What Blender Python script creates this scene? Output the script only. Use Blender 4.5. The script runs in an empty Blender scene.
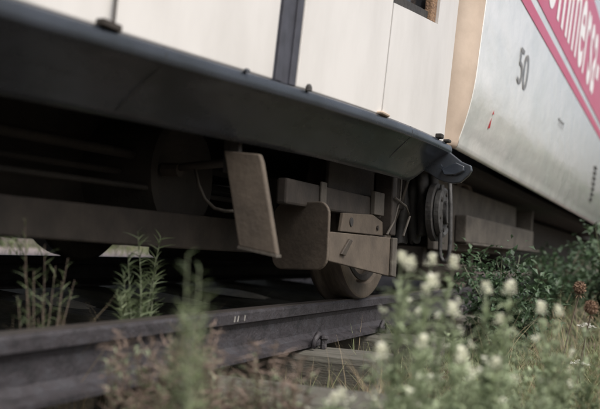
import bpy, math, random
import numpy as np
from mathutils import Vector, Matrix, noise
R = math.radians
random.seed(7)
SC = bpy.context.scene
COL = SC.collection

# ------------------------------------------------------------------ camera, sky, sun, exposure
# x runs along the track, y into the train, z up; z = 0 is the top of the rails
CAM_H = 0.194
YAW, PITCH, ROLL = R(24.15), R(3.1), R(2.5)
cam_data = bpy.data.cameras.new('camera')
cam = bpy.data.objects.new('camera', cam_data); COL.objects.link(cam)
F = Vector((math.cos(PITCH) * math.cos(YAW), math.cos(PITCH) * math.sin(YAW), math.sin(PITCH)))
Rv = F.cross(Vector((0, 0, 1))).normalized(); Uv = Rv.cross(F)
R2 = Rv * math.cos(ROLL) + Uv * math.sin(ROLL); U2 = Uv * math.cos(ROLL) - Rv * math.sin(ROLL)
cam.matrix_world = Matrix(((R2.x, U2.x, -F.x, 0), (R2.y, U2.y, -F.y, 0), (R2.z, U2.z, -F.z, CAM_H), (0, 0, 0, 1)))
cam_data.sensor_width = 36.0
cam_data.lens = 50.0
cam_data.clip_start = 0.05
cam_data.clip_end = 2000
cam_data.dof.use_dof = True
cam_data.dof.focus_distance = 3.2
cam_data.dof.aperture_fstop = 2.35
SC.camera = cam

SUN_EL, SUN_AZ = R(52), R(250)          # azimuth of the sun, from +x towards +y
world = bpy.data.worlds.new('World'); SC.world = world; world.use_nodes = True
wn = world.node_tree; bg = wn.nodes['Background']
sky = wn.nodes.new('ShaderNodeTexSky'); sky.sky_type = 'NISHITA'; sky.sun_disc = False
sky.sun_elevation = SUN_EL; sky.sun_rotation = R(90) - SUN_AZ
sky.air_density = 1.0; sky.dust_density = 7.0; sky.ozone_density = 1.0
hs = wn.nodes.new('ShaderNodeHueSaturation'); hs.inputs['Saturation'].default_value = 0.62
wn.links.new(sky.outputs[0], hs.inputs['Color']); wn.links.new(hs.outputs[0], bg.inputs['Color'])
bg.inputs['Strength'].default_value = 0.14
sun_d = bpy.data.lights.new('sun', 'SUN'); sun_d.energy = 1.2; sun_d.angle = R(30); sun_d.color = (1.0, 0.98, 0.955)
sun = bpy.data.objects.new('sun', sun_d); COL.objects.link(sun)
sdir = Vector((math.cos(SUN_EL) * math.cos(SUN_AZ), math.cos(SUN_EL) * math.sin(SUN_AZ), math.sin(SUN_EL)))
sun.rotation_euler = sdir.to_track_quat('Z', 'Y').to_euler()
SC.view_settings.view_transform = 'Standard'; SC.view_settings.look = 'None'
SC.view_settings.exposure = 0.45; SC.view_settings.gamma = 1.0; SC.view_settings.use_curve_mapping = False

# ------------------------------------------------------------------ materials
MATS = {}
def mat(name, c1, c2=None, rough=0.6, scale=8.0, bump=0.0, bscale=60.0, metal=0.0, coat=0.0, trans=0.0,
        stretch=(1, 1, 1), c3=None, spec=0.5, per_object=0.0, lo=0.35, hi=0.65, rvar=0.0):
    if name in MATS: return MATS[name]
    m = bpy.data.materials.new(name); m.use_nodes = True; nt = m.node_tree; N, L = nt.nodes, nt.links
    p = N['Principled BSDF']; out = N['Material Output']
    p.inputs['Roughness'].default_value = rough; p.inputs['Metallic'].default_value = metal
    p.inputs['Coat Weight'].default_value = coat; p.inputs['Coat Roughness'].default_value = 0.06
    p.inputs['Specular IOR Level'].default_value = spec
    tc = N.new('ShaderNodeTexCoord'); mp = N.new('ShaderNodeMapping'); mp.inputs['Scale'].default_value = stretch
    L.new(tc.outputs['Object'], mp.inputs['Vector'])
    col = None
    if c2 is None: c2 = tuple(v * 0.8 for v in c1)
    nz = N.new('ShaderNodeTexNoise'); nz.inputs['Scale'].default_value = scale; nz.inputs['Detail'].default_value = 6
    nz.inputs['Roughness'].default_value = 0.6
    L.new(mp.outputs[0], nz.inputs['Vector'])
    rp = N.new('ShaderNodeValToRGB'); rp.color_ramp.elements[0].position = lo; rp.color_ramp.elements[1].position = hi
    rp.color_ramp.elements[0].color = (*c1, 1); rp.color_ramp.elements[1].color = (*c2, 1)
    if c3:
        e = rp.color_ramp.elements.new((lo + hi) / 2); e.color = (*c3, 1)
    L.new(nz.outputs['Fac'], rp.inputs['Fac']); col = rp.outputs['Color']
    if per_object:
        g = N.new('ShaderNodeNewGeometry'); h = N.new('ShaderNodeHueSaturation')
        mr = N.new('ShaderNodeMapRange'); mr.inputs['To Min'].default_value = 1 - per_object; mr.inputs['To Max'].default_value = 1 + per_object
        L.new(g.outputs['Random Per Island'], mr.inputs['Value']); L.new(mr.outputs[0], h.inputs['Value'])
        L.new(col, h.inputs['Color']); col = h.outputs[0]
    L.new(col, p.inputs['Base Color'])
    if rvar:
        mr2 = N.new('ShaderNodeMapRange'); mr2.inputs['To Min'].default_value = max(0.02, rough - rvar); mr2.inputs['To Max'].default_value = rough + rvar
        mr2.inputs['From Min'].default_value = 0.3; mr2.inputs['From Max'].default_value = 0.7
        L.new(nz.outputs['Fac'], mr2.inputs['Value']); L.new(mr2.outputs[0], p.inputs['Roughness'])
    if bump:
        n2 = N.new('ShaderNodeTexNoise'); n2.inputs['Scale'].default_value = bscale; n2.inputs['Detail'].default_value = 4
        L.new(mp.outputs[0], n2.inputs['Vector'])
        b = N.new('ShaderNodeBump'); b.inputs['Strength'].default_value = bump; b.inputs['Distance'].default_value = 0.01
        L.new(n2.outputs['Fac'], b.inputs['Height']); L.new(b.outputs[0], p.inputs['Normal']); L.new(b.outputs[0], p.inputs['Coat Normal'])
    if trans:
        t = N.new('ShaderNodeBsdfTranslucent'); mx = N.new('ShaderNodeMixShader'); mx.inputs[0].default_value = trans
        L.new(col, t.inputs['Color']); L.new(p.outputs[0], mx.inputs[1]); L.new(t.outputs[0], mx.inputs[2]); L.new(mx.outputs[0], out.inputs['Surface'])
    MATS[name] = m
    return m

mat('white_paint', (.67, .66, .64), (.52, .508, .485), rough=.34, scale=3.0, stretch=(1.2, 1, .45), bump=.07, bscale=7, coat=.3, lo=.40, hi=.80)
mat('silver_paint', (.93, .93, .90), (.74, .76, .735), rough=.16, scale=6, stretch=(.45, 1, .75), lo=.42, hi=.64, bump=.6, bscale=8, coat=1.0, rvar=.12)  # light and grey mottling in the colour stands in for broken reflections
mat('cream_paint', (.56, .46, .37), (.47, .38, .30), rough=.5, scale=9, bump=.05)
mat('path_sand', (.29, .245, .235), (.17, .14, .135), rough=.9, scale=6, bump=.4)
mat('foam', (.30, .19, .11), (.13, .08, .055), rough=.9, scale=60, bump=.6, bscale=120)
mat('red_band', (.50, .025, .105), (.52, .07, .15), rough=.35, scale=6, stretch=(.3, 1, 1), coat=.25)
mat('letter_white', (.86, .86, .86), (.76, .76, .77), rough=.4, scale=12)
mat('print_dark', (.15, .155, .16), (.24, .245, .25), rough=.5, scale=40)
mat('print_red', (.45, .03, .04), rough=.5)
mat('skirt_paint', (.030, .036, .046), (.014, .018, .022), rough=.27, scale=4, stretch=(1, 2, 2), bump=.10, bscale=10, coat=.15, rvar=.1)
mat('slate_rubber', (.060, .063, .080), (.04, .042, .052), rough=.5, scale=20)
mat('dark_rubber', (.022, .022, .023), (.04, .038, .035), rough=.7, scale=25, bump=.3)
mat('grey_rubber', (.062, .062, .060), (.026, .026, .026), rough=.6, scale=25, bump=.3)
mat('dusty_steel', (.042, .034, .027), (.018, .015, .012), rough=.75, scale=9, bump=.12, bscale=70, c3=(.030, .024, .019))
mat('pale_dusty', (.095, .084, .069), (.045, .039, .032), rough=.75, scale=7, bump=.25, bscale=60)
mat('tan_plate', (.118, .095, .072), (.045, .036, .028), rough=.8, scale=8, lo=.28, hi=.80, bump=.16, bscale=60)
mat('grimy_dark', (.018, .016, .014), (.03, .026, .022), rough=.8, scale=9, bump=.3)
mat('wheel_rim', (.14, .115, .088), (.075, .06, .047), rough=.6, scale=10, bump=.15, metal=.15)
mat('wheel_tread', (.06, .05, .043), (.10, .085, .07), rough=.45, scale=14, stretch=(1, 6, 1), metal=.4, bump=.1)
mat('rail_rust', (.043, .042, .048), (.020, .019, .0215), rough=.62, scale=22, bump=.45, bscale=90, c3=(.035, .031, .035), spec=.5)
mat('rail_top', (.17, .155, .15), (.11, .095, .09), rough=.38, scale=8, stretch=(.3, 3, 1), metal=.6)
mat('chalk', (.42, .41, .38), (.25, .24, .22), rough=.8, scale=200)
mat('old_wood', (.050, .050, .039), (.140, .131, .118), rough=.9, scale=5, stretch=(7, 1.2, 5), bump=.5, bscale=16, c3=(.10, .096, .08), lo=.28, hi=.78)
mat('glass_dark', (.02, .022, .025), rough=.08, spec=.6)
mat('stone', (.19, .175, .165), (.10, .09, .085), rough=.85, scale=9, bump=.4, per_object=.45)
mat('pale_stone', (.42, .41, .40), (.30, .29, .28), rough=.85, scale=14, bump=.3)
mat('leaf_grey', (.40, .465, .30), (.25, .31, .19), rough=.6, scale=5, trans=.3, per_object=.3)
mat('leaf_green', (.19, .235, .12), (.10, .14, .07), rough=.55, scale=5, trans=.3, per_object=.35)
mat('leaf_dark', (.075, .125, .062), (.040, .075, .038), rough=.45, scale=5, trans=.25, per_object=.35)
mat('stem_green', (.19, .22, .14), (.14, .16, .10), rough=.6)
mat('stem_brown', (.15, .115, .085), (.10, .075, .058), rough=.7)
mat('petal_cream', (.86, .86, .76), (.78, .79, .66), rough=.6, scale=60, trans=.35, per_object=.15)
mat('petal_white', (.78, .78, .72), rough=.6, trans=.3)
mat('dry_brown', (.27, .205, .165), (.15, .11, .092), rough=.8, scale=20, trans=.15, per_object=.4)
mat('seed_brown', (.29, .19, .125), (.17, .11, .075), rough=.85, scale=40, trans=.1, per_object=.3)
mat('dry_straw', (.36, .295, .185), (.23, .18, .115), rough=.8, scale=5, trans=.25, per_object=.35)
mat('grass_green', (.14, .20, .085), (.27, .265, .14), rough=.6, scale=3, trans=.3, per_object=.4)

def ground_material():
    m = bpy.data.materials.new('soil'); m.use_nodes = True; nt = m.node_tree; N, L = nt.nodes, nt.links
    p = N['Principled BSDF']; p.inputs['Roughness'].default_value = .95
    tc = N.new('ShaderNodeTexCoord')
    n1 = N.new('ShaderNodeTexNoise'); n1.inputs['Scale'].default_value = .9; n1.inputs['Detail'].default_value = 8
    n2 = N.new('ShaderNodeTexNoise'); n2.inputs['Scale'].default_value = 45; n2.inputs['Detail'].default_value = 5
    L.new(tc.outputs['Object'], n1.inputs[0]); L.new(tc.outputs['Object'], n2.inputs[0])
    r1 = N.new('ShaderNodeValToRGB'); e = r1.color_ramp.elements
    e[0].position = .38; e[0].color = (.085, .068, .058, 1); e[1].position = .66; e[1].color = (.15, .12, .10, 1)
    r2 = N.new('ShaderNodeValToRGB'); e = r2.color_ramp.elements
    e[0].position = .3; e[0].color = (.55, .55, .55, 1); e[1].position = .75; e[1].color = (1.25, 1.2, 1.15, 1)
    L.new(n1.outputs['Fac'], r1.inputs[0]); L.new(n2.outputs['Fac'], r2.inputs[0])
    mx = N.new('ShaderNodeMix'); mx.data_type = 'RGBA'; mx.blend_type = 'MULTIPLY'; mx.inputs[0].default_value = 1
    L.new(r1.outputs[0], mx.inputs[6]); L.new(r2.outputs[0], mx.inputs[7]); L.new(mx.outputs[2], p.inputs['Base Color'])
    b = N.new('ShaderNodeBump'); b.inputs['Strength'].default_value = .8; b.inputs['Distance'].default_value = .012
    L.new(n2.outputs['Fac'], b.inputs['Height']); L.new(b.outputs[0], p.inputs['Normal'])
    MATS['soil'] = m
ground_material()

# ------------------------------------------------------------------ mesh helpers
class MB:
    def __init__(s): s.v = []; s.f = []
    def add(s, verts, faces):
        o = len(s.v); s.v.extend([tuple(p) for p in verts]); s.f.extend([tuple(i + o for i in q) for q in faces]); return s
    def box(s, x0, x1, y0, y1, z0, z1):
        return s.add([(x0,y0,z0),(x1,y0,z0),(x1,y1,z0),(x0,y1,z0),(x0,y0,z1),(x1,y0,z1),(x1,y1,z1),(x0,y1,z1)],
                     [(3,2,1,0),(4,5,6,7),(0,1,5,4),(1,2,6,5),(2,3,7,6),(3,0,4,7)])
    def prism(s, pts, off):                      # closed polygon pushed along off
        n = len(pts); a = [Vector(p) for p in pts]; b = [p + Vector(off) for p in a]
        return s.add(a + b, [tuple(range(n)), tuple(range(2*n-1, n-1, -1))] + [(i, i+n, (i+1) % n + n, (i+1) % n) for i in range(n)])
    def grid(s, rows, closed_u=False):           # rows of equal length
        n, k = len(rows), len(rows[0]); fs = []
        for i in range(n - 1):
            for j in range(k - (0 if closed_u else 1)):
                j2 = (j + 1) % k; fs.append((i*k+j, i*k+j2, (i+1)*k+j2, (i+1)*k+j))
        return s.add([p for r in rows for p in r], fs)
    def tube(s, pts, rad, n=6, cap=True):
        pts = [Vector(p) for p in pts]; m = len(pts)
        if not hasattr(rad, '__len__'): rad = [rad] * m
        rows = []; ref = None
        for i, p in enumerate(pts):
            t = (pts[min(i+1, m-1)] - pts[max(i-1, 0)]).normalized()
            if ref is None: ref = t.orthogonal().normalized()
            ref = (ref - t * ref.dot(t)).normalized(); bi = t.cross(ref)
            rows.append([p + (ref * math.cos(a) + bi * math.sin(a)) * rad[i] for a in [2*math.pi*j/n for j in range(n)]])
        o = len(s.v); s.grid(rows, True)
        if cap: s.f.append(tuple(o + j for j in range(n))[::-1]); s.f.append(tuple(o + (m-1)*n + j for j in range(n)))
        return s
    def lathe(s, prof, c, axis='y', n=48):       # prof: (offset along axis, radius)
        rows = []
        for a, r in prof:
            row = []
            for j in range(n):
                t = 2*math.pi*j/n; u, w = r*math.cos(t), r*math.sin(t)
                row.append((c[0]+u, c[1]+a, c[2]+w) if axis == 'y' else ((c[0]+a, c[1]+u, c[2]+w) if axis == 'x' else (c[0]+u, c[1]+w, c[2]+a)))
            rows.append(row)
        return s.grid(rows, True)
    def blob(s, c, r, seed, amp=.3, sub=1, flat=1.0):
        base = ICO[sub]; off = Vector((seed * 3.17, seed * 1.3, seed * .71)); vs = []
        for p in base[0]:
            q = p * (1 + amp * noise.noise(p * 1.4 + off)); vs.append((c[0]+q.x*r, c[1]+q.y*r, c[2]+q.z*r*flat))
        return s.add(vs, base[1])
    def leaf(s, p, d, up, L, W, bend=.2):        # folded, pointed leaf
        d = d.normalized(); side = d.cross(up)
        if side.length < 1e-4: side = d.orthogonal()
        side.normalize(); nrm = side.cross(d)
        m1 = p + d*L*.45 + nrm*L*bend*.25; tip = p + d*L - nrm*L*bend*.5
        a = m1 + side*W*.5 + nrm*W*.12; b = m1 - side*W*.5 + nrm*W*.12
        return s.add([p, a, tip, b, m1], [(0,4,1),(1,4,2),(2,4,3),(3,4,0)])
    def blade(s, p, d, L, W, curve, n=3):        # grass blade
        d = d.normalized(); side = d.cross(Vector((random.uniform(-1,1), random.uniform(-1,1), .2))).normalized(); rows = []
        for i in range(n + 1):
            t = i / n; q = p + d*L*t + curve*L*t*t
            w = W*(1-t)*.5 + W*.04; rows.append([q + side*w, q - side*w])
        return s.grid(rows)
    def build(s, name, m, parent=None, smooth=False, bevel=0, stuff=False):
        me = bpy.data.meshes.new(name); me.from_pydata(s.v, [], s.f); me.materials.append(MATS[m])
        if smooth: me.polygons.foreach_set('use_smooth', [True]*len(me.polygons))
        me.update()
        o = bpy.data.objects.new(name, me); COL.objects.link(o); o.parent = parent
        if bevel:
            b = o.modifiers.new('bevel', 'BEVEL'); b.width = bevel; b.segments = 2; b.limit_method = 'ANGLE'; b.angle_limit = R(40)
        if stuff: o['kind'] = 'stuff'
        return o

def ico(sub):
    import bmesh
    bm = bmesh.new(); bmesh.ops.create_icosphere(bm, subdivisions=sub, radius=1)
    v = [x.co.copy() for x in bm.verts]; f = [tuple(y.index for y in x.verts) for x in bm.faces]; bm.free(); return v, f
ICO = {1: ico(1), 2: ico(2), 3: ico(3)}
def fix_normals(o):
    import bmesh
    bm = bmesh.new(); bm.from_mesh(o.data); bmesh.ops.recalc_face_normals(bm, faces=bm.faces); bm.to_mesh(o.data); bm.free(); return o
def empty(name, loc, label, cat, group=None):
    o = bpy.data.objects.new(name, None); COL.objects.link(o); o['label'] = label; o['category'] = cat
    o.empty_display_size = .1
    if group: o['group'] = group
    return o
def tag(o, label, cat, group=None):
    o['label'] = label; o['category'] = cat
    if group: o['group'] = group
    return o
def struct(o): o['kind'] = 'structure'; return o
def spline(xs, ys, q): # smooth monotone-ish interpolation
    return float(np.interp(q, xs, ys))
def rv(a): return random.uniform(-a, a)

# ------------------------------------------------------------------ ground
RY, GAUGE = 1.2315, 1.5                    # the track is canted: the far rail lies higher
CANT = .115 / GAUGE
def cant(y): return CANT * max(0.0, y - RY)
def ground():
    def axis(lo, hi, f0, f1, step):
        fine = list(np.arange(f0, f1, step)); a = []; x = f0; st = step
        while x > lo: st *= 1.35; x -= st; a.append(x)
        b = []; x = f1; st = step
        while x < hi: st *= 1.35; x += st; b.append(x)
        return a[::-1] + fine + [f1] + b
    xs = axis(-400, 900, .2, 8, .07); ys = axis(-400, 500, -.6, 3.6, .07)
    rows = []
    for x in xs:
        row = []
        for y in ys:
            z = -.315
            if y < .85: z -= .05 * min(1, (.85 - y) / .6)
            z += cant(min(y, 3.3))
            if y > 3.7: z = .03 - .19*max(0, (4.3 - y)/.6)
            if -2 < x < 12 and -3 < y < 5: z += .018 * noise.noise(Vector((x*2.2, y*2.2, 0))) + .010 * noise.noise(Vector((x*8, y*8, 3)))
            row.append((x, y, z))
        rows.append(row)
    o = MB().grid(rows).build('ground', 'soil', smooth=True)
    return struct(fix_normals(o))
ground()

# stone chips of the track bed
def ballast():
    b = MB()
    for i in range(2600):
        x = random.uniform(.6, 8.5); y = random.uniform(.75, 3.4)
        if y < .95 and random.random() < .5: continue
        r = random.uniform(.008, .024); b.blob((x, y, -.318 + cant(y) + r*.2 + (0.05*random.random() if y > 1.5 else 0)), r, i, .5, 1, .75)
    o = b.build('ballast', 'stone', stuff=True); o['label'] = 'brownish grey stone chips lying between and beside the sleepers'; o['category'] = 'ballast'
ballast()
for i, (x, y, r, lab) in enumerate([(1.62, 1.04, .034, 'pale fist-sized stone beside the rail foot, bottom left'),
                                    (1.50, 1.02, .026, 'smaller pale stone beside the rail foot near the left edge')]):
    tag(MB().blob((x, y, -.29 + r*.4), r, i + 40, .45, 2, .7).build('stone', 'pale_stone', smooth=False), lab, 'stone', 'pale loose stones')

# ------------------------------------------------------------------ rails
def rail(yc, label, near, dz=0.0):
    prof = [(-.0675,-.150),(.0675,-.150),(.0675,-.139),(.030,-.128),(.010,-.112),(.0085,-.060),(.014,-.046),(.0325,-.038),
            (.0325,-.010),(.026,-.002),(-.026,-.002),(-.0325,-.010),(-.0325,-.038),(-.014,-.046),(-.0085,-.060),(-.010,-.112),(-.030,-.128),(-.0675,-.139)]
    t = empty('rail', None, label, 'rail', 'the two rails of the track')
    xs = [-6, 0, 1, 2, 3, 4, 6, 9, 14, 30]
    rows = [[(x, yc + p[0], p[1] + dz) for p in prof] for x in xs]
    m = MB().grid(rows, True); n = len(prof); m.f.append(tuple(range(n))); m.f.append(tuple(len(m.v)-1-i for i in range(n)))
    fix_normals(m.build('rail_body', 'rail_rust', t))
    if near:
        MB().box(-6, 30, yc-.025, yc+.025, -.0015, .0).build('running_surface', 'rail_top', t)
        for x, dx in ((2.225, .003), (2.245, .005), (2.29, .002)):       # chalk ticks on the side of the head
            y = yc - .0332
            MB().prism([(x, y, -.032), (x+.004, y, -.033), (x+.006+dx, y, -.016), (x+.002+dx, y, -.014)], (0, -.0008, 0)).build('chalk_mark', 'chalk', t)
rail(RY, 'purplish rusty rail nearest the viewer, running under the train wheel', True)
rail(RY + GAUGE, 'far rail in deep shade beneath the train', False, .115)

# ------------------------------------------------------------------ sleepers
def sleeper(x, label, w=.245, end=.90, dz=0):
    t = empty('sleeper', None, label, 'sleeper', 'timber sleepers under the rails')
    rows = []; sd = random.random() * 50
    ys = np.linspace(end, 3.35, 26)
    prof = [(-w/2, -.31), (-w/2, -.175), (-w/2+.008, -.158), (-w/4, -.152), (0, -.1515), (w/4, -.152), (w/2-.008, -.158), (w/2, -.175), (w/2, -.31)]
    for y in ys:
        rows.append([(x + p[0] + .006*noise.noise(Vector((y*3, p[0]*20, sd))), y, p[1] + dz + cant(y) + (.006*noise.noise(Vector((p[0]*30, y*2, sd))) if p[1] > -.2 else 0) - .006) for p in prof])
    m = MB().grid(rows); k = len(prof); m.f.append(tuple(range(k))); m.f.append(tuple(len(m.v)-1-i for i in range(k)))
    fix_normals(m.build('beam', 'old_wood', t))
    for yy in (RY - .085, RY + .085):            # spike and spring clip holding the rail foot
        s = -1 if yy < RY else 1
        c = MB()
        if s > 0: continue
        pts = [(x-.045, yy, -.150), (x-.04, yy+s*.006, -.118), (x-.01, yy+s*.004, -.103), (x+.03, yy-s*.010, -.108), (x+.052, yy-s*.028, -.128)]
        c.tube(pts, [.010, .010, .011, .010, .008], 8)
        c.build('spring_clip', 'rail_rust', t, smooth=True)
        MB().lathe([(0, .0), (0, .013), (.03, .012), (.036, .018), (.046, .016), (.05, .0)], (x+.02, yy+s*.014, -.155), 'z', 8).build('spike', 'rail_rust', t)
    return t
for x, lab in ((1.15, 'timber sleeper hidden in brown weeds at the left edge'),
               (1.945, 'weathered timber sleeper in the shade behind the brown dried weeds, bottom centre'),
               (2.765, 'grey-green weathered timber sleeper with exposed side face and rail clip'),
               (3.50, 'timber sleeper under the wheel, half hidden in straw and flowers'),
               (4.25, 'timber sleeper behind the cream flowers, second beyond the wheel'),
               (5.00, 'timber sleeper in shade behind the dark leafy shrub'),
               (5.75, 'timber sleeper in deep shade under the second car')):
    sleeper(x, lab, end=.60 if x == 1.945 else .90)

sp = MB()                                         # pale mounds standing in for far-side light on the sleeper tops
mat('lit_patch', (.52, .49, .42), (.36, .33, .28), rough=.95, scale=18, bump=.5)
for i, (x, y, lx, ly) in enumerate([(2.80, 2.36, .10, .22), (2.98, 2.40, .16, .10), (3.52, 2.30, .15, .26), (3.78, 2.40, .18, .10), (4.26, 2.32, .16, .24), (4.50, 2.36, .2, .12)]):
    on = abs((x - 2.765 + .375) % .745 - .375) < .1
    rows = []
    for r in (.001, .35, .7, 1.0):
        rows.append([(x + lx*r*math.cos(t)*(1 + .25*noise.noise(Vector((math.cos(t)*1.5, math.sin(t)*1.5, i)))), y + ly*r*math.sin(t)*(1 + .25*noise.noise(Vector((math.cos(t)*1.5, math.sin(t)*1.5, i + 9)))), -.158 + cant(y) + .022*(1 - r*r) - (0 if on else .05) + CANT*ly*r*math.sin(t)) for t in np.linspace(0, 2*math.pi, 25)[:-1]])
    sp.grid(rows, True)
tag(fix_normals(sp.build('lit_patch', 'lit_patch', stuff=True, smooth=True)), 'pale patches standing in for light on the sleepers between the rails', 'sand')

# ------------------------------------------------------------------ first car (white body, dark skirt)
car1 = empty('railcar', None, 'white railcar body with dark grey curved skirt, nearest the viewer', 'train car')
SX = [-2.5, .4, 1.106, 1.302, 1.615, 2.096, 2.757, 3.10, 3.44]
SY = [1.12, 1.075, 1.05, 1.03, .99, .925, .87, .848, .83]
SZ = [.57, .585, .600, .614, .624, .640, .648, .649, .649]
def _poly(xs, ys, deg=4):
    sel = np.array(xs) > .3; return np.polyfit(np.array(xs)[sel], np.array(ys)[sel], deg)
PY, PZ = _poly(SX, SY, 3), _poly(SX, SZ, 3)
def ey(x): return float(np.polyval(PY, x)) if x > .4 else float(np.interp(x, SX, SY))
def ez(x): return float(np.polyval(PZ, x)) if x > .4 else float(np.interp(x, SX, SZ))
LEAN1 = .075
def wy(x, z): return ey(x) + .012 - LEAN1 * (z - ez(x))       # outer face of the side wall
def wall_panel(name, m, x0, x1, z_top, z_bot=None, proud=0.0, thick=.02, bevel=.004, parent=car1, extra=()):
    n = max(2, int((x1 - x0) / .12) + 1); xs = sorted(list(np.linspace(x0, x1, n)) + list(extra)); rows = []
    for x in xs:
        zb = (ez(x) + .004) if z_bot is None else (z_bot(x) if callable(z_bot) else z_bot)
        zt = z_top(x) if callable(z_top) else z_top
        zs = np.linspace(zb, zt, 5)
        rows.append([(x, wy(x, z) - proud, z) for z in zs] + [(x, wy(x, z) - proud + thick, z) for z in zs[::-1]])
    mb = MB().grid(rows, True); k = len(rows[0]); mb.f.append(tuple(range(k))); mb.f.append(tuple(len(mb.v)-1-i for i in range(k)))
    return fix_normals(mb.build(name, m, parent, bevel=bevel))
TOP1 = 2.95
sill = lambda x: 1.034 + (x - 2.664) * .092
wall_panel('side_panel', 'white_paint', -2.4, 1.0, TOP1)
wall_panel('side_panel', 'white_paint', 1.03, 1.942, TOP1)
wall_panel('side_panel', 'white_paint', 2.063, 2.612, TOP1)
wall_panel('side_panel', 'white_paint', 2.617, 3.278, lambda x: sill(x) if x <= 3.045 else TOP1, extra=(3.045, 3.0452), bevel=0)
wall_panel('header_panel', 'white_paint', 2.617, 3.043, TOP1, 1.95)
# window opening above the sill: dark frame, glass, foam seal at its end
fr = wall_panel('window_frame', 'dark_rubber', 2.617, 3.043, lambda x: sill(x) + .04, lambda x: sill(x) + .001, proud=-.022, thick=.05, bevel=0)
wall_panel('window_pane', 'glass_dark', 2.62, 3.04, 1.95, lambda x: sill(x) + .04, proud=-.055, thick=.008, bevel=0, parent=fr)
wall_panel('foam_seal', 'foam', 2.985, 3.042, lambda x: sill(x) + .12, lambda x: sill(x) + .0015, proud=-.008, thick=.03, bevel=.006, parent=fr)
# ribbed slate rubber joint between the panels
js = wall_panel('joint_strip', 'slate_rubber', 1.945, 2.060, TOP1, proud=-.004, thick=.014, bevel=.002)
for xx, ww in ((1.952, .030), (2.022, .030)):
    wall_panel('rib', 'slate_rubber', xx, xx + ww, TOP1, proud=.002, thick=.007, bevel=.002, parent=js)
# door edge at the very left
wall_panel('door_edge', 'dusty_steel', 1.002, 1.028, TOP1, proud=-.004, bevel=.002)
# inner shell, roof and far side
sh = MB(); b0, b1 = -2.4, 3.26
sh.add([(b0, ey(b0)+.16, .66), (b1, ey(b1)+.22, .66), (b1, 3.12, .66), (b0, 3.12, .66),
        (b0, wy(b0,TOP1)+.16, TOP1), (b1, wy(b1,TOP1)+.22, TOP1), (b1, 3.2, TOP1), (b0, 3.2, TOP1)],
       [(3,2,1,0),(4,5,6,7),(1,2,6,5),(2,3,7,6),(3,0,4,7)])
fix_normals(sh.build('floor_shell', 'grimy_dark', car1))
rr = []
for x in (b0, b1):
    rr.append([(x, 1.0 + 2.2*t, TOP1 + .02 + .38*math.sin(math.pi*t)**.6) for t in np.linspace(0, 1, 14)])
MB().grid(rr).build('roof', 'slate_rubber', car1, smooth=True)

# skirt: rounded top edge, then tucked in under the car
def skirt():
    xs = np.linspace(-2.4, 3.36, 90); rows = []
    for x in xs:
        y, z = ey(x), ez(x)
        lip_y = y + .125 + .012*max(0, 2.6-x); lz = .485 - .018*max(0, min(1.7, 2.4 - x))
        end = max(0, (x - 3.16) / .20)
        row = [(x, y + .06, z - .004), (x, y + .016, z + .003), (x, y + .006, z + .001), (x, y + .001, z - .005), (x, y - .001, z - .012), (x, y - .002, z - .022), (x, y - .001, z - .034), (x, y + .001, z - .0375), (x, y + .005, z - .0395)]
        a = Vector((0, y + .008, z - .041)); b = Vector((0, lip_y, lz))
        for t in (0, .12, .25, .4, .55, .7, .85, 1.0):
            p = a.lerp(b, t); p.y += .008 * math.sin(math.pi * t)
            row.append((x, p.y, p.z))
        row.append((x, lip_y + .012, lz + .002)); row.append((x, lip_y + .014, lz + .014)); row.append((x, lip_y + .004, lz + .02))
        if end > 0:                              # the lip rises towards the end of the car
            k = min(1, end) ** 2
            base = row[8]
            for j in range(9, len(row)):
                px, py, pz = row[j]
                row[j] = (px, py - (py - base[1]) * k * .35, pz + (base[2] - pz) * k * .75)
        rows.append(row)
    o = fix_normals(MB().grid(rows).build('skirt', 'skirt_paint', car1, smooth=True))
    return o
sk = skirt()
for xx in (1.50, 2.86):                          # butt joints between the skirt sheets
    MB().tube([(xx, ey(xx)+.005, ez(xx)+.001), (xx, ey(xx)-.001, ez(xx)-.014), (xx, ey(xx)-.002, ez(xx)-.022), (xx, ey(xx)+.000, ez(xx)-.036), (xx, ey(xx)+.008, ez(xx)-.041), (xx, ey(xx)+.135, .49 - .018*max(0, min(1.7, 2.4 - xx)))], .0012, 4).build('sheet_joint', 'dark_rubber', sk)
# scalloped end bracket under the skirt, facing along the track
br = [(1.006,.491),(.975,.515),(.952,.537),(.932,.538),(.914,.529),(.885,.508),(.851,.494),(.815,.488),(.785,.493),(.755,.520),(.742,.540),(.746,.562),(.784,.578),(.83,.615),(.95,.62),(1.02,.60)]
fix_normals(MB().prism([(3.30 + .1*(1.0-y), y, z) for y, z in br], (.025, 0, 0)).build('end_bracket', 'skirt_paint', car1, bevel=.004))
fix_normals(MB().prism([(3.315,.800,.520),(3.315,.845,.520),(3.325,.86,.545),(3.325,.80,.572),(3.32,.765,.556),(3.315,.765,.536)], (-.03, 0, 0)).build('bracket_flange', 'skirt_paint', car1, bevel=.004))
for y in (.86,): MB().lathe([(-.02,.0),(-.02,.010),(0,.010),(0,.0)], (3.29, y, .553), 'x', 6).build('bolt', 'skirt_paint', car1)
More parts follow.
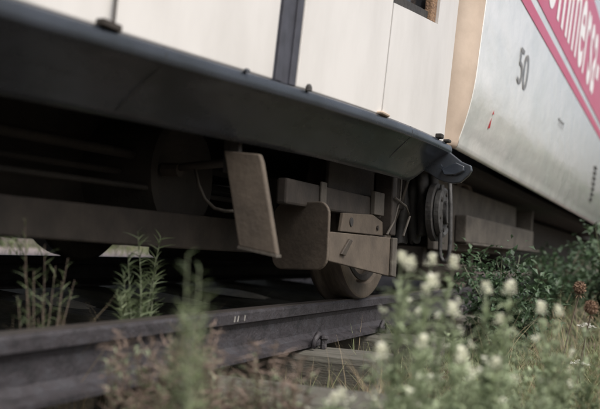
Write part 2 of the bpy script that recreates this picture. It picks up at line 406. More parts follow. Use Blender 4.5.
# small fittings along the top edge of the skirt
def knob(x, r, m, name='edge_knob', h=.02, dx=0.0):
    y, z = ey(x), ez(x)
    MB().lathe([(0, 0), (0, r), (h*.6, r*.9), (h, r*.5), (h, 0)], (x, y - r*.4, z - .002), 'z', 10).build(name, m, car1)
knob(2.10, .010, 'dark_rubber', h=.019)
knob(1.80, .009, 'skirt_paint', h=.008)
fix_normals(MB().box(2.575, 2.655, ey(2.6)-.008, ey(2.6)+.02, ez(2.6)+.002, ez(2.6)+.013).build('seam_catch', 'cream_paint', car1, bevel=.006))
fix_normals(MB().box(3.16, 3.20, ey(3.2)-.012, ey(3.2)+.02, ez(3.2)+.002, ez(3.2)+.02).build('end_catch', 'grimy_dark', car1, bevel=.004))
fix_normals(MB().box(3.27, 3.31, ey(3.3)-.012, ey(3.3)+.02, ez(3.3)+.002, ez(3.3)+.014).build('end_catch', 'grimy_dark', car1, bevel=.004))
lt = MB(); y0, z0 = ey(1.33), ez(1.33)
lt.box(1.30, 1.36, y0-.006, y0+.015, z0+.002, z0+.016); lt.tube([(1.335, y0-.002, z0+.014), (1.338, y0-.004, z0+.09), (1.34, y0-.002, z0+.16)], .004, 6)
fix_normals(lt.build('door_latch', 'dusty_steel', car1, bevel=.004))

# ------------------------------------------------------------------ second car (silver, red band)
car2 = empty('railcar', None, 'silver railcar with red lettered band and rounded cream corner, second in line', 'train car')
LEAN2, Y2, ZB, X0, X1, TOP2 = .10, .80, .640, 3.345, 16.0, 3.0
def side2(z): return Y2 - LEAN2 * (z - .618) + .05*max(0, (.98 - z)/.33)**2
PROF2 = [(.045, .030), (.036, .016), (.026, .012), (.016, .013), (.008, .022), (.003, .038), (.0, .062)]  # inward offset, height above bottom
def col2(x):
    pull = 0.0; rc = .13
    if x < X0 + rc: pull = rc - math.sqrt(max(0, rc*rc - (X0 + rc - x)**2))
    r2 = .25
    if x > X1 - r2: pull = r2 - math.sqrt(max(0, r2*r2 - (x - X1 + r2)**2))
    yb = side2(ZB + .062) + .005
    row = [(x, yb + dy + pull, ZB + dz) for dy, dz in PROF2]
    for z in list(np.linspace(ZB + .09, 1.0, 7)) + list(np.linspace(1.1, TOP2, 12)): row.append((x, side2(z) + .005 + pull, z))
    return row
xs_c = [X0 + .13*(1-math.cos(t)) for t in np.linspace(0, math.pi/2, 10)]
fix_normals(MB().grid([col2(x) for x in [X0]+xs_c[1:]]).build('corner_panel', 'cream_paint', car2, smooth=True))
xs_s = list(np.linspace(X0 + .134, X1 - .25, 90)) + [X1 - .25 + .25*math.sin(t) for t in np.linspace(.1, math.pi/2, 9)]
fix_normals(MB().grid([col2(x) for x in xs_s]).build('side_wall', 'silver_paint', car2, smooth=True))
# thin trim at the change from cream to silver
MB().tube([(X0+.132, side2(z) + .004, z) for z in list(np.linspace(ZB+.03, 1.0, 8)) + [1.5, 2.2, TOP2]], .003, 5).build('corner_trim', 'silver_paint', car2)
fl = MB().box(X0+.03, X1-.02, Y2+.22, 3.2, ZB+.004, ZB+.06); fl.box(X0+.02, X0+.05, .93, 3.2, ZB+.06, TOP2); fl.box(X1-.05, X1-.02, 1.05, 3.2, ZB+.06, TOP2); fl.box(X0+.05, X1-.05, 3.15, 3.2, ZB+.06, TOP2)
fl.build('floor_shell', 'grimy_dark', car2)
MB().grid([[(x, .62 + 2.6*t, TOP2 - .01 + .4*math.sin(math.pi*t)**.6) for t in np.linspace(0, 1, 14)] for x in (X0, X1)]).build('roof', 'slate_rubber', car2, smooth=True)
def decal(name, m, poly, parent=car2, lift=.0025, off=.0008):   # thin painted sheet on the side wall; poly in (x, z)
    pts = [(x, side2(z) + .005 - lift, z) for x, z in poly]
    return MB().prism(pts, (0, -off, 0)).build(name, m, parent)
band = decal('lettered_band', 'red_band', [(3.62, 1.625), (15.7, 1.625), (15.7, 2.37), (3.62, 2.37)])
decal('thin_red_stripe', 'red_band', [(3.62, 1.497), (15.7, 1.497), (15.7, 1.568), (3.62, 1.568)])
def text_mesh(body, size, m, x, z, name, parent, xscale=1.0, lift=.0055, shear=0.0, bold=.016):
    cx = x
    for ch in body:
        cu = bpy.data.curves.new('t', 'FONT'); cu.body = ch; cu.size = size; cu.extrude = 0; cu.offset = bold * size
        ob = bpy.data.objects.new('t', cu); COL.objects.link(ob)
        dg = bpy.context.evaluated_depsgraph_get(); me = bpy.data.meshes.new_from_object(ob.evaluated_get(dg))
        bpy.data.objects.remove(ob); bpy.data.curves.remove(cu)
        xs = [v.co.x for v in me.vertices]
        if not xs: cx += size*.3; continue
        mn = min(xs)
        for v in me.vertices:
            px = cx + (v.co.x - mn)*xscale + v.co.y*shear; pz = z + v.co.y
            v.co = (px, side2(pz) + .005 - lift, pz)
        cx += (max(xs) - mn)*xscale + size*.075
        me.materials.clear(); me.materials.append(MATS[m]); me.update()
        o = bpy.data.objects.new(name, me); COL.objects.link(o); o.parent = parent
    return cx
text_mesh('ommersa-', 1.04, 'letter_white', 4.90, 1.735, 'letter', band, .72)
nm = text_mesh('50', .275, 'print_dark', 4.36, 1.115, 'digit', car2, 1.25, lift=.004, bold=-.004)
for k, (x, z) in enumerate([(6.05, 1.185), (6.16, 1.185), (6.27, 1.19)]):   # small stencilled marks
    decal('stencil_mark', 'print_dark', [(x, z), (x+.07, z), (x+.07, z+.018), (x, z+.018)], lift=.003)
    decal('stencil_mark', 'print_dark', [(x+.028, z-.04), (x+.042, z-.04), (x+.042, z-.004), (x+.028, z-.004)], lift=.003)
decal('red_arrow', 'print_red', [(3.895, .800), (3.93, .806), (3.915, .852)], lift=.003)
decal('red_arrow', 'print_red', [(3.915, .868), (3.94, .872), (3.925, .888)], lift=.003)
for k in range(7):                                # louvre slots near the far end
    z = .83 + k*.055; decal('louvre_slot', 'dark_rubber', [(9.04, z), (9.26, z + .004), (9.26, z + .036), (9.04, z + .030)], lift=.004, off=.006)

# underslung equipment of the second car, then added light blockers
eq = MB(); eq.box(4.25, 6.7, 1.13, 1.17, .225, .60)
eq.build('equipment_panel', 'pale_dusty', car2, bevel=.006)
fb = MB().box(4.67, 7.15, 1.06, 1.128, .275, .43).build('equipment_box', 'pale_dusty', car2, bevel=.008)
MB().box(4.72, 7.34, 1.03, 1.20, .262, .2745).build('ledge', 'pale_dusty', car2, bevel=.004)
fix_normals(MB().prism([(7.05, 1.06, .43), (7.10, 1.06, .60), (7.10, 1.30, .60), (7.05, 1.30, .43)], (.03, 0, 0)).build('hanger', 'pale_dusty', car2, bevel=.004))
MB().box(5.6, 15.5, 1.75, 3.0, .12, .61).build('underfloor_blocker', 'grimy_dark', car2, bevel=.02)  # this dark box and the next are added to stop light leaking through
MB().box(7.4, 15.5, 1.35, 1.70, .12, .60).build('underfloor_blocker', 'grimy_dark', car2, bevel=.02)
# dark box under the first car, added to block far-side light
MB().box(-1.5, 2.45, 1.75, 3.05, .27, .655).build('underfloor_blocker', 'grimy_dark', car1, bevel=.02)
MB().lathe([(-.25,.0),(-.25,.17),(-.24,.19),(.10,.19),(.12,.17),(.12,.0)], (2.35, 1.72, .42), 'y', 36).build('air_tank', 'grimy_dark', car1, smooth=False)

# ------------------------------------------------------------------ bogie shared by the two cars
bog = empty('bogie', None, 'dusty brown bogie with guard plates and spoked-less steel wheels under the cars', 'bogie')
bog['label'] = 'dusty brown bogie with steel wheels and guard plates below the car joint'
WR = .35
def wheel(x, yo, far=False):
    """outer face at yo; far wheels are mirrored"""
    s = -1 if far else 1
    w = empty_w = bpy.data.objects.new('wheel', None); COL.objects.link(w); w.parent = bog
    c = (x, yo, WR + (.115 if far else 0))
    tread = [(s*.0, WR-.004), (s*.006, WR), (s*.085, WR+.003), (s*.098, WR+.010), (s*.108, WR+.025), (s*.118, WR+.029), (s*.130, WR+.022), (s*.134, WR+.005), (s*.134, WR-.06)]
    fix_normals(MB().lathe(tread, c, 'y', 72).build('tyre', 'wheel_tread', w, smooth=True))
    rim = [(s*.0, WR-.004), (-s*.002, WR-.012), (-s*.002, WR-.058), (s*.012, WR-.066), (s*.05, WR-.075), (s*.055, .13), (s*.03, .11), (s*.005, .10), (-s*.01, .09), (-s*.012, .0)]
    o = fix_normals(MB().lathe(rim, c, 'y', 72).build('rim', 'wheel_rim', w)); 
    fix_normals(MB().lathe([(s*.134, WR-.06), (s*.07, WR-.075), (s*.07, .10), (s*.14, .09), (s*.14, .0)], c, 'y', 48).build('web', 'wheel_tread', w))
    ring = MB().lathe([(s*.004, WR-.075), (s*.0, WR-.078), (s*.0, WR-.098), (s*.02, WR-.102)], c, 'y', 64)
    ring.build('brake_ring', 'grimy_dark', w)
for x in (3.32, 5.12):
    wheel(x, 1.18); wheel(x, 2.78, True)
    MB().tube([(x, 1.3, WR), (x, 2.66, WR + .11)], .075, 20).build('axle', 'grimy_dark', bog, smooth=True)
# long inner side beam
bm_ = MB().prism([(.55, 1.42, .216), (2.2, 1.42, .181), (3.0, 1.42, .172), (3.9, 1.42, .19), (3.9, 1.42, .293), (3.0, 1.42, .292), (.55, 1.42, .293)], (0, .05, 0))
fix_normals(bm_.build('side_beam', 'dusty_steel', bog, bevel=.006))
MB().box(3.0, 5.6, 1.45, 1.62, .22, .48).build('frame_side', 'grimy_dark', bog, bevel=.01)
MB().box(3.72, 4.85, 1.62, 2.55, .12, .56).build('gear_case', 'grimy_dark', bog, bevel=.03)
MB().box(3.0, 5.6, 2.45, 2.6, .33, .6).build('frame_side', 'grimy_dark', bog, bevel=.01)
# guard plate with rounded corners facing back along the track
def rounded(y0, y1, z0, z1, r, n=6):
    p = []
    for cy, cz, a0 in ((y1-r, z1-r, 0), (y0+r, z1-r, 90), (y0+r, z0+r, 180), (y1-r, z0+r, 270)):
        for i in range(n + 1):
            a = R(a0 + 90*i/n); p.append((cy + r*math.cos(a), cz + r*math.sin(a)))
    return p
pl = [(2.53 + (y - 1.13)*.35, y, z - (y - 1.13)*.03) for y, z in rounded(1.012, 1.252, .128, .352, .045)]
fix_normals(MB().prism(pl, (.018, 0, 0)).build('guard_plate', 'tan_plate', bog, bevel=.004))
# lower side plate with turned rim
fix_normals(MB().prism([(2.60, 1.05, .259), (3.315, 1.05, .259), (3.31, 1.05, .098), (2.60, 1.05, .160)], (0, .016, 0)).build('side_plate', 'tan_plate', bog, bevel=.003))
fix_normals(MB().prism([(3.255, 1.0485, .259), (3.315, 1.0485, .2595), (3.31, 1.0485, .0975), (3.25, 1.0485, .104)], (0, -.012, 0)).build('plate_rim', 'pale_dusty', bog, bevel=.003))
fix_normals(MB().prism([(2.69, 1.0485, .185), (2.73, 1.0485, .18), (2.80, 1.0485, .235), (2.77, 1.0485, .240)], (0, -.008, 0)).build('plate_rib', 'wheel_tread', bog, bevel=.002))
# upper plate with hole
up = MB().prism([(2.80, 1.09, .266), (3.28, 1.09, .266), (3.27, 1.09, .323), (3.147, 1.09, .346), (2.82, 1.09, .334)], (0, .014, 0))
fix_normals(up.build('upper_plate', 'tan_plate', bog, bevel=.003))
MB().lathe([(-.003, .0), (-.003, .016), (-.001, .017)], (2.90, 1.0885, .305), 'y', 16).build('hole', 'dark_rubber', bog)
MB().lathe([(-.006, .0), (-.006, .010), (0, .010)], (3.20, 1.0895, .295), 'y', 8).build('bolt', 'dusty_steel', bog)
MB().box(2.80, 3.76, 1.145, 1.16, .40, .63).build('shade_panel', 'grimy_dark', bog, bevel=.004)  # dark sheet added in place of the shade over the upper wheel
# box above with strap
MB().box(2.36, 3.30, 1.105, 1.144, .335, .418).build('spring_box', 'dusty_steel', bog, bevel=.008)
MB().box(2.62, 2.67, 1.096, 1.1045, .325, .43).build('strap', 'pale_dusty', bog, bevel=.003)
MB().box(3.15, 3.27, 1.085, 1.1045, .347, .44).build('strap', 'pale_dusty', bog, bevel=.003)
MB().box(3.30, 3.36, 1.06, 1.14, .27, .54).build('hanger', 'dusty_steel', bog, bevel=.006)
MB().tube([(3.24, 1.06, .27), (3.33, 1.06, .33), (3.40, 1.06, .43), (3.41, 1.06, .52)], .005, 6).build('brake_rod', 'pale_dusty', bog)
MB().tube([(3.40, 1.04, .27), (3.52, 1.05, .36), (3.46, 1.05, .40), (3.30, 1.05, .425)], .005, 6).build('brake_rod', 'pale_dusty', bog)
# slanting step iron hung from the skirt
MB().box(2.026, 2.045, 1.10, 1.15, .40, .62).build('step_hanger', 'grimy_dark', bog, bevel=.003)
g = [(2.0, 1.136, .458), (2.0, 1.024, .448), (2.0, 1.015, .426), (2.0, .957, .176), (2.0, 1.075, .195), (2.0, 1.130, .437)]
si = fix_normals(MB().prism(g, (.022, 0, 0)).build('step_iron', 'tan_plate', bog, bevel=.005))
fix_normals(MB().prism([(1.996, .957, .171), (1.996, 1.075, .190), (1.996, 1.0755, .197), (1.996, .9575, .178)], (.030, 0, 0)).build('edge_lip', 'pale_dusty', si))
# pipe arm and cable left of it
MB().tube([(2.2, 1.24, .446), (2.2, 1.36, .437), (2.2, 1.43, .430)], [.014, .012, .012], 8).build('pipe_arm', 'dusty_steel', bog, smooth=True)
MB().lathe([(-.03, 0), (-.03, .022), (.03, .022), (.03, 0)], (2.2, 1.43, .425), 'y', 10).build('pipe_end', 'dusty_steel', bog)
MB().tube([(2.2, 1.345, .43), (2.2, 1.33, .38), (2.2, 1.305, .335), (2.2, 1.27, .308), (2.2, 1.23, .300), (2.2, 1.18, .302)], .005, 6).build('cable', 'pale_dusty', bog, smooth=True)
for y, z, r in ((1.56, .47, .016), (1.60, .415, .011), (1.50, .365, .009)):      # air pipes along the frame
    MB().tube([(.4, y, z), (1.3, y, z - .006), (2.3, y, z + .002), (2.95, y, z)], r, 8).build('air_pipe', 'grimy_dark', bog, smooth=True)
for x in (1.35, 2.35): MB().box(x, x + .03, 1.485, 1.62, .34, .60).build('pipe_clamp', 'grimy_dark', bog, bevel=.004)
# cross bar behind the wheel
MB().box(4.45, 4.51, .96, 1.40, .055, .150).build('rail_guard', 'pale_dusty', bog, bevel=.006)
MB().box(4.30, 4.36, 1.20, 1.40, .14, .24).build('rail_guard_hanger', 'pale_dusty', bog, bevel=.006)

# ------------------------------------------------------------------ coupling between the cars
cpl = empty('car_coupling', None, 'dark rubber bellows, discs and hose loop hanging at the joint of the cars', 'coupling')
def fold(name, m, y, r, zb, x=3.80, sd=0):       # one hanging fold of the gangway bellows, ragged at its foot
    rows = []
    for z in np.linspace(zb, .615, 16):
        k = 1 + .10*math.sin(z*40 + sd) + .08*noise.noise(Vector((z*22, sd, 0)))
        rows.append([(x + 1.5*r*k*math.cos(t), y + r*k*math.sin(t) + .006*math.sin(z*17 + sd), z + (.018*noise.noise(Vector((t*1.7, sd, 1))) if z < zb + .02 else 0)) for t in np.linspace(0, 2*math.pi, 15)[:-1]])
    fix_normals(MB().grid(rows, True).build(name, m, cpl, smooth=True))
for y, r, zb, m, sd in ((1.215, .024, .270, 'grey_rubber', 1), (1.165, .030, .245, 'grey_rubber', 4), (1.115, .030, .250, 'dark_rubber', 7), (1.066, .026, .285, 'dark_rubber', 11), (1.03, .022, .33, 'dark_rubber', 15)):
    fold('bellows_fold', m, y, r, zb, 3.80 + .02*math.sin(sd), sd)
for yy, zc, r, w, m in ((1.010, .395, .135, .026, 'dark_rubber'), (.978, .395, .115, .022, 'grey_rubber'), (.960, .395, .055, .018, 'dark_rubber')):
    MB().lathe([(-w/2, 0), (-w/2, r*.75), (-w/2-.004, r*.9), (-w/2, r), (w/2, r), (w/2, 0)], (3.80, yy, zc), 'y', 40).build('disc', m, cpl)
for k in range(6):
    a = k*math.pi/3 + .3; MB().lathe([(-.006, 0), (-.006, .010), (0, .010)], (3.80 + .085*math.cos(a), .967, .395 + .085*math.sin(a)), 'y', 6).build('bolt', 'grimy_dark', cpl)
MB().tube([(3.75, .970, .52), (3.75, .972, .40), (3.75, .970, .26)] + [(3.75, .948 + .022*math.cos(t), .225 + .055*math.sin(t)) for t in np.linspace(math.pi*2, math.pi, 9)] + [(3.75, .924, .28), (3.75, .928, .42), (3.75, .938, .58)], .010, 10).build('hose_loop', 'grey_rubber', cpl, smooth=True)
MB().tube([(3.70, 1.10, .60), (3.70, 1.15, .42), (3.70, 1.20, .27)], .007, 6).build('cable', 'pale_dusty', cpl)
MB().box(3.70, 4.3, 1.25, 2.3, .30, .60).build('drawbar_box', 'grimy_dark', cpl, bevel=.02)
MB().box(3.50, 3.9, .98, 1.4, .575, .612).build('gangway_plate', 'grimy_dark', cpl, bevel=.004)

# ------------------------------------------------------------------ far side of the track
fp = MB().box(-6, 30, 4.35, 9.0, .0, .050).build('path', 'path_sand'); struct(fp)
def leaf_bush(name, c, rx, ry, rz, n, m, label, cat, L=.06, W=.03, nst=6, group=None, base=None, sm='stem_brown'):
    t = empty(name, None, label, cat, group); base = base or Vector((c[0], c[1], c[2]-rz))
    st = MB(); fo = MB(); tips = []
    for i in range(nst):
        a = random.uniform(0, 6.28); rr_ = random.uniform(.3, .9)
        tip = Vector((c[0] + rx*rr_*math.cos(a), c[1] + ry*rr_*math.sin(a), c[2] + rz*random.uniform(-.1, .9)))
        mid = base.lerp(tip, .5) + Vector((rv(.15*rx), rv(.15*ry), .1*rz)); pts = [base + Vector((rv(.06*rx), rv(.06*ry), 0)), mid, tip]
        k = max(rx, rz) * .02; st.tube(pts, [k, k*.6, k*.2], 5); tips.append((mid, tip))
    for i in range(n):
        mid, tip = random.choice(tips); q = mid.lerp(tip, random.uniform(-.6, 1.05)) + Vector((random.gauss(0, rx*.17), random.gauss(0, ry*.17), random.gauss(0, rz*.14)))
        d = Vector((q.x - c[0] + rv(rx), q.y - c[1] + rv(ry), rv(rz) + .1*rz)); s = random.uniform(.6, 1.25)
        fo.leaf(q, d, Vector((rv(.5), rv(.5), 1)), L*s, W*s)
    st.build('stems', sm, t); fo.build('foliage', m, t, stuff=True)
    return t
leaf_bush('bush', (9.2, 9.2, .9), 1.6, 1.2, 1.0, 5000, 'leaf_green', 'green bush beyond the far rail, seen below the car at left', 'bush', .16, .09, 14)
leaf_bush('bush', (13.6, 10.2, 1.1), 2.0, 1.4, 1.2, 5000, 'leaf_grey', 'paler bush beyond the far rail, seen to the right of the far wheel', 'bush', .18, .09, 14)
fg = MB()
for i in range(5200):
    x = random.uniform(3, 17); y = random.uniform(4.3, 10.5)
    if noise.noise(Vector((x*.6, y*.6, 9))) < -.12: continue
    fg.blade(Vector((x, y, -.03)), Vector((rv(.35), rv(.35), 1)), random.uniform(.10, .34), .014, Vector((rv(.5), rv(.5), -.2)), 2)
tag(fg.build('far_grass', 'grass_green', stuff=True), 'pale green grass beyond the far rail', 'grass')

# ------------------------------------------------------------------ vegetation near the track
def stem_curve(p0, p1, bow, n=6):
    p0, p1 = Vector(p0), Vector(p1); return [p0.lerp(p1, t) + Vector(bow)*math.sin(math.pi*t) for t in np.linspace(0, 1, n)]
def cream_weed(heads, base, label, nl=95, Lw=.055):
    t = empty('flowering_weed', None, label, 'weed', 'cream-flowered weeds in the foreground')
    st = MB(); fo = MB()
    for h in heads:
        h = Vector(h); pts = stem_curve(base + Vector((rv(.015), rv(.015), 0)), h, (rv(.02), rv(.02), 0), 8)
        st.tube(pts, [.0028]*4 + [.0022, .0019, .0016, .0012], 5)
        for k in range(nl):
            u = random.uniform(.25, .93); i = min(6, int(u*7)); q = pts[i].lerp(pts[i+1], u*7 - i)
            a = random.uniform(0, 6.28); d = Vector((math.cos(a), math.sin(a), random.uniform(.2, 1.2)))
            fo.leaf(q, d, Vector((0, 0, 1)), Lw*random.uniform(.6, 1.3)*(1.15 - .5*u), .009*random.uniform(.7, 1.3), .4)
        for k in range(3):                        # side shoots
            u = random.uniform(.55, .85); i = min(6, int(u*7)); q = pts[i]; a = random.uniform(0, 6.28)
            e = q + Vector((math.cos(a)*.035, math.sin(a)*.035, random.uniform(.04, .09))); st.tube([q, q.lerp(e, .5) + Vector((0, 0, -.006)), e], [.0014, .0012, .0008], 4)
            for kk in range(10):
                a2 = random.uniform(0, 6.28); fo.leaf(q.lerp(e, random.random()), Vector((math.cos(a2), math.sin(a2), .8)), Vector((0, 0, 1)), .028, .006, .3)
            if random.random() < .7:
                m = MB()
                for kk in range(10):
                    a2 = random.uniform(0, 6.28); q2 = e + Vector((rv(.006), rv(.006), random.uniform(-.004, .01))); m.leaf(q2, Vector((math.cos(a2), math.sin(a2), .8)), Vector((0, 0, 1)), .008, .006, .2)
                m.build('bud', 'petal_cream', t)
        m = MB(); tilt = Vector((rv(.3), rv(.3), 1)).normalized(); s = random.uniform(.62, 1.0)
        for kk in range(80):                      # dense dome of small petals
            u = random.random(); a = random.uniform(0, 6.28); rr_ = .0115*s*math.sqrt(random.random())*(1.15 - .5*u)
            q = h + tilt*(u*.028*s - .012) + Vector((rr_*math.cos(a), rr_*math.sin(a), 0))
            m.leaf(q, Vector((math.cos(a), math.sin(a), .35 + u)), Vector((0, 0, 1)), .0085*s, .0068*s, .2)
        m.build('flower_head', 'petal_cream', t)
    st.build('stems', 'stem_green', t); fo.build('leaves', 'leaf_grey', t, stuff=True)
GZ = -.36
W = [([(1.53, .47, .185), (1.50, .445, .175)], (1.50, .47, GZ), 'tall cream-flowered weed, leftmost of the tall ones, beside the side plate'),
     ([(1.62, .435, .185), (1.66, .40, .180)], (1.60, .43, GZ), 'tall cream-flowered weed with two heads in front of the hose loop'),
     ([(1.54, .425, .130), (1.52, .405, .142)], (1.50, .41, GZ), 'cream-flowered weed with a paired head low left in the clump'),
     ([(1.55, .372, .092)], (1.53, .39, GZ), 'short cream-flowered weed in the middle of the clump'),
     ([(1.62, .325, .135), (1.60, .295, .080), (1.64, .285, .135)], (1.60, .33, GZ), 'cream-flowered weed with three heads in front of the dark shrub'),
     ([(1.42, .54, -.065), (1.36, .53, -.060)], (1.38, .55, GZ), 'low cream-flowered weed in front of the sleeper, bottom centre'),
     ([(1.72, .235, .098), (1.74, .205, .096)], (1.72, .23, GZ), 'cream-flowered weed with two heads standing apart at right'),
     ([(1.40, .46, .02), (1.45, .40, .04)], (1.40, .45, GZ), 'leafy cream-flowered weed low at the left side of the clump'),
     ([(1.45, .33, .02), (1.50, .28, .01)], (1.45, .33, GZ), 'leafy cream-flowered weed low at the right side of the clump')]
for hd, bs, lb in W: cream_weed(hd, Vector(bs), lb)
def leafy_weed(base, n, spread, top, label, L=.05, m='leaf_grey'):
    t = empty('leafy_weed', None, label, 'weed', 'leafy grey-green weeds in the foreground'); st = MB(); fo = MB(); base = Vector(base)
    for i in range(n):
        tp = base + Vector((rv(spread), rv(spread), (top - base.z)*random.uniform(.6, 1))); pts = stem_curve(base + Vector((rv(.05), rv(.05), 0)), tp, (rv(.02), rv(.02), 0), 8)
        st.tube(pts, list(np.linspace(.0024, .0009, 8)), 4)
        for k in range(70):
            u = random.uniform(.2, 1); f = min(6.999, u*7); j = int(f); q = pts[j].lerp(pts[j+1], f - j); a = random.uniform(0, 6.28)
            fo.leaf(q, Vector((math.cos(a), math.sin(a), random.uniform(.1, 1.2))), Vector((0, 0, 1)), L*random.uniform(.5, 1.2)*(1.2 - .6*u), .008*random.uniform(.7, 1.4), .4)
    st.build('stems', 'stem_green', t); fo.build('leaves', m, t, stuff=True)
leafy_weed((1.75, .40, -.36), 12, .12, .06, 'leafy grey-green weed without flowers at the heart of the flower clump')
leafy_weed((1.60, .28, -.36), 10, .10, .00, 'leafy grey-green weed without flowers at the bottom edge, right of the flower clump')
leafy_weed((2.25, .40, -.36), 10, .14, .02, 'leafy grey-green weed without flowers behind the flower clump, before the shrub')
leafy_weed((1.50, .42, -.36), 12, .10, .02, 'leafy grey-green weed without flowers at the left foot of the flower clump')
leafy_weed((1.95, .30, -.36), 14, .14, .05, 'leafy grey-green weed without flowers behind the right side of the flower clump')
leafy_weed((2.10, .14, -.36), 12, .12, .02, 'leafy green weed without flowers at the right edge, below the seed heads', m='leaf_green')
leafy_weed((2.30, .22, -.36), 10, .12, -.06, 'low leafy grey-green weed at the bottom right corner', m='leaf_green')

# seed heads and umbels at the right
def seedhead(h, base, label):
    t = empty('seedhead_plant', None, label, 'dry plant', 'brown seed heads at the right'); h = Vector(h)
    pts = stem_curve(base, h, (.01, .01, 0), 7); MB().tube(pts, [.003, .0028, .0026, .0024, .0022, .002, .002], 5).build('stem', 'stem_brown', t)
    m = MB()
    for i in range(420):
        a = random.uniform(0, 6.28); z = random.uniform(-1, 1); r = math.sqrt(1 - z*z); d = Vector((r*math.cos(a), r*math.sin(a), z*1.1 + .15))
        m.leaf(h + Vector((0, 0, .02)) + d*.009, d, Vector((rv(1), rv(1), rv(1))), .021*random.uniform(.5, .8), .005, .5)
    m.blob(h + Vector((0, 0, .02)), .016, 3, .3, 2); m.build('seed_head', 'seed_brown', t)
    b = MB()
    for i in range(7):
        a = i*.9; b.leaf(h - Vector((0, 0, .004)), Vector((math.cos(a), math.sin(a), -.35)), Vector((0, 0, 1)), .026, .004, .3)
    b.build('bracts', 'seed_brown', t)
seedhead((2.99, .285, .085), Vector((2.93, .36, GZ)), 'round brown seed head on a tall stem, upper of the two at the right edge')
seedhead((2.76, .228, .032), Vector((2.80, .28, GZ)), 'brown seed head on a stem, lower of the two at the right edge')
def umbel(h, base, label):
    t = empty('umbel_plant', None, label, 'wildflower', 'white umbel flowers at the right'); h = Vector(h)
    MB().tube(stem_curve(base, h - Vector((0, 0, .018)), (.01, -.01, 0), 7), .0018, 5).build('stem', 'stem_green', t)
    m = MB(); sp = MB()
    for i in range(16):
        a = i*2.4; r = .030*math.sqrt(i/16); q = h + Vector((r*math.cos(a), r*math.sin(a), .008 - r*.35 + rv(.003)))
        sp.tube([h - Vector((0, 0, .02)), q], .0007, 3)
        for k in range(7):
            a2 = k*.9; m.leaf(q, Vector((math.cos(a2), math.sin(a2), random.uniform(.2, 1.2))), Vector((0, 0, 1)), .008, .006, .1)
    m.build('flower_head', 'petal_white', t); sp.build('rays', 'stem_green', t)
umbel((2.92, .255, -.018), Vector((2.85, .30, GZ)), 'flat white umbel flower, upper of the two below the seed heads')
umbel((2.85, .268, -.135), Vector((2.80, .26, GZ)), 'flat white umbel flower, lower of the two at bottom right')

# leafy shrubs beside the second car
leaf_bush('shrub', (4.15, .74, .0), .36, .26, .25, 2800, 'leaf_dark', 'dark green leafy shrub in front of the bogie of the second car', 'shrub', .042, .021, 20, base=Vector((4.15, .72, -.34)), sm='stem_green')
leaf_bush('shrub', (6.3, .36, .10), .5, .3, .38, 1500, 'leaf_dark', 'green leafy shrub below the silver car at the right edge', 'shrub', .07, .042, 16, base=Vector((6.3, .38, -.36)), sm='stem_green')
leaf_bush('shrub', (8.2, .95, .02), 1.2, .45, .36, 3000, 'leaf_dark', 'dark low shrub in the shade beneath the silver car', 'shrub', .07, .04, 20, base=Vector((8.0, .95, -.36)), sm='stem_brown')

def spiky_weed(base, tips, label, lm, sm, nl, L, W=.006, name='weed', cat='weed', group=None, droop=.2):
    t = empty(name, None, label, cat, group); st = MB(); fo = MB(); base = Vector(base)
    for tp in tips:
        tp = Vector(tp); pts = stem_curve(base + Vector((rv(.012), rv(.012), 0)), tp, (rv(.015), rv(.015), 0), 9)
        st.tube(pts, list(np.linspace(.0028, .0008, 9)), 5)
        for k in range(nl):
            u = .12 + .88*(k + random.random())/nl; f = min(7.999, u*8); i = int(f); q = pts[i].lerp(pts[i+1], f - i)
            a = random.uniform(0, 6.28); d = Vector((math.cos(a), math.sin(a), random.uniform(.3, 1.4)))
            fo.blade(q, d, L*random.uniform(.6, 1.25)*(1.2 - .6*u), W, Vector((rv(.2), rv(.2), -droop)), 3)
    st.build('stems', sm, t); fo.build('leaves', lm, t, stuff=True)
    return t
def tips_around(c, n, sx, sy, z0, z1): return [(c[0] + rv(sx), c[1] + rv(sy), random.uniform(z0, z1)) for _ in range(n)]
spiky_weed((1.93, 1.325, -.30), [(1.915, 1.345, .225), (1.87, 1.34, .16), (2.03, 1.345, .215), (1.985, 1.33, .14)] + tips_around((1.94, 1.335), 9, .13, .02, .02, .15),
           'green spiky weed growing between the near rail and the side beam', 'leaf_green', 'stem_green', 84, .070, .0036)
spiky_weed((1.10, .68, -.34), [(1.095, .675, .18), (1.115, .665, .16)] + tips_around((1.10, .675), 7, .045, .03, .02, .13),
           'blurred green weed standing in front of the near rail', 'leaf_green', 'stem_green', 46, .05, .0036)
spiky_weed((1.53, 1.33, -.30), [(1.48, 1.35, .24), (1.54, 1.34, .18), (1.57, 1.33, .13)] + tips_around((1.53, 1.335), 8, .10, .02, .0, .15),
           'wispy half-dried weed behind the near rail, far left', 'leaf_green', 'stem_brown', 30, .055, .0028, name='dry_weed', cat='dry weed')

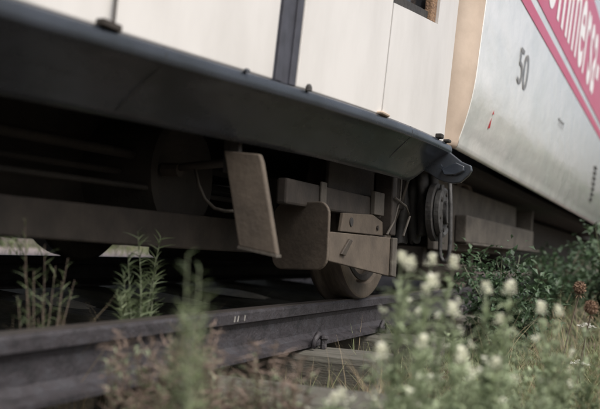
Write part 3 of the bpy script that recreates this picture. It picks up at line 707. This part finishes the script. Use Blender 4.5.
def brown_weed(base, spread, top, n, label):
    t = empty('dry_weed', None, label, 'dry weed', 'dried brown weeds in the bottom left foreground'); st = MB(); fo = MB(); gr = MB(); base = Vector(base)
    for i in range(n):
        tp = base + Vector((rv(spread), rv(spread), (top - base.z)*random.uniform(.62, 1.02)))
        pts = stem_curve(base + Vector((rv(.05), rv(.05), 0)), tp, (rv(.02), rv(.02), 0), 7); st.tube(pts, list(np.linspace(.0024, .0010, 7)), 4)
        for k in range(30):
            u = random.uniform(.45, 1); f = min(5.999, u*6); j = int(f); q = pts[j].lerp(pts[j+1], f-j) + Vector((rv(.010), rv(.010), rv(.008)))
            a = random.uniform(0, 6.28); fo.blade(q, Vector((math.cos(a), math.sin(a), random.uniform(-.3, 1.2))), random.uniform(.012, .034), .0036, Vector((rv(.6), rv(.6), rv(.5))), 3)
        for k in range(26):
            u = random.uniform(.1, .9); f = min(5.999, u*6); j = int(f); q = pts[j].lerp(pts[j+1], f-j)
            a = random.uniform(0, 6.28); gr.leaf(q, Vector((math.cos(a), math.sin(a), .7)), Vector((0, 0, 1)), random.uniform(.015, .035), .006, .4)
    st.build('stems', 'stem_brown', t); fo.build('withered_heads', 'dry_brown', t, stuff=True); gr.build('leaves', 'leaf_grey', t, stuff=True)
brown_weed((1.47, .82, -.33), .11, .035, 40, 'dried brown weed tuft, tallest, in front of the rail left of centre')
brown_weed((1.50, .72, -.34), .085, -.02, 34, 'dried brown weed tuft in front of the sleeper end, right of the tallest')
brown_weed((1.40, .93, -.33), .085, .02, 26, 'dried grey-brown weed tuft behind the blurred green weed')
brown_weed((1.36, .72, -.34), .09, -.09, 26, 'low dried brown weed tuft at the bottom edge, left of centre')

# loose grasses
def tuft(b, c, n, spread, L0, L1, W, lean):
    for i in range(n):
        p = Vector(c) + Vector((random.gauss(0, spread), random.gauss(0, spread), 0))
        b.blade(p, Vector((rv(lean), rv(lean), 1)), random.uniform(L0, L1), W, Vector((rv(.45), rv(.45), -.15)), 4)
gs = MB()
for c, n, sp, a, b_, w in (((2.45, .82, -.35), 70, .10, .12, .34, .004), ((2.25, .68, -.36), 90, .12, .12, .38, .004), ((2.0, .55, -.36), 90, .12, .15, .40, .004),
                           ((2.9, .80, -.35), 60, .12, .10, .30, .004), ((2.6, .40, -.36), 90, .22, .15, .42, .004), ((2.9, .15, -.36), 80, .25, .15, .42, .004),
                           ((3.5, .45, -.36), 140, .3, .15, .4, .004), ((4.6, .35, -.36), 160, .45, .15, .5, .005), ((1.9, .30, -.36), 60, .15, .1, .34, .004),
                           ((.80, .80, -.34), 30, .06, .2, .44, .005), ((1.0, .95, -.32), 26, .12, .2, .42, .004)):
    tuft(gs, c, n, sp, a, b_, w, .35)
tuft(gs, (1.25, .62, -.35), 60, .10, .15, .40, .003, .4); tuft(gs, (1.10, .72, -.35), 50, .08, .15, .42, .003, .4)
tuft(gs, (1.93, 1.335, -.30), 70, .07, .2, .42, .003, .25); tuft(gs, (1.52, 1.335, -.30), 40, .06, .2, .44, .003, .25); tuft(gs, (.78, .62, -.35), 16, .05, .25, .45, .004, .5)
tag(gs.build('dry_grass', 'dry_straw', stuff=True), 'dry straw-coloured grass stalks growing beside the track', 'grass')
gg = MB()
for c, n, sp, a, b_, w in (((2.5, .45, -.36), 1400, .35, .06, .24, .005), ((3.1, .20, -.36), 2200, .45, .06, .28, .005), ((3.6, .55, -.36), 1200, .35, .06, .28, .005),
                           ((4.8, .35, -.36), 1200, .7, .08, .36, .006), ((7.0, .2, -.36), 1500, 1.3, .1, .4, .008), ((1.9, .4, -.36), 300, .25, .06, .24, .005), ((2.3, .86, -.34), 80, .12, .04, .14, .004),
                           ((10.5, -.2, -.36), 1500, 1.6, .1, .5, .010)):
    tuft(gg, c, n, sp, a, b_, w, .4)
tag(gg.build('green_grass', 'grass_green', stuff=True), 'green grass and low weeds beside the track at right', 'grass')

# hedge out of view on the viewer's side, added to darken the silver car's reflections
hd = MB()
for i in range(5200):
    x = random.uniform(11, 75); hgt = 1.9 + 1.5*noise.noise(Vector((x*.22, 0, 5))) + .03*(x - 11)
    q = Vector((x, -3.2 + random.gauss(0, .6), -.4 + hgt*random.random()**.8))
    hd.leaf(q, Vector((rv(1), rv(1), rv(1))), Vector((rv(1), rv(1), 1)), .55, .32, .3)
tag(hd.build('reflection_hedge', 'leaf_dark', stuff=True), 'hedge out of view, added for its reflection in the silver car', 'hedge')
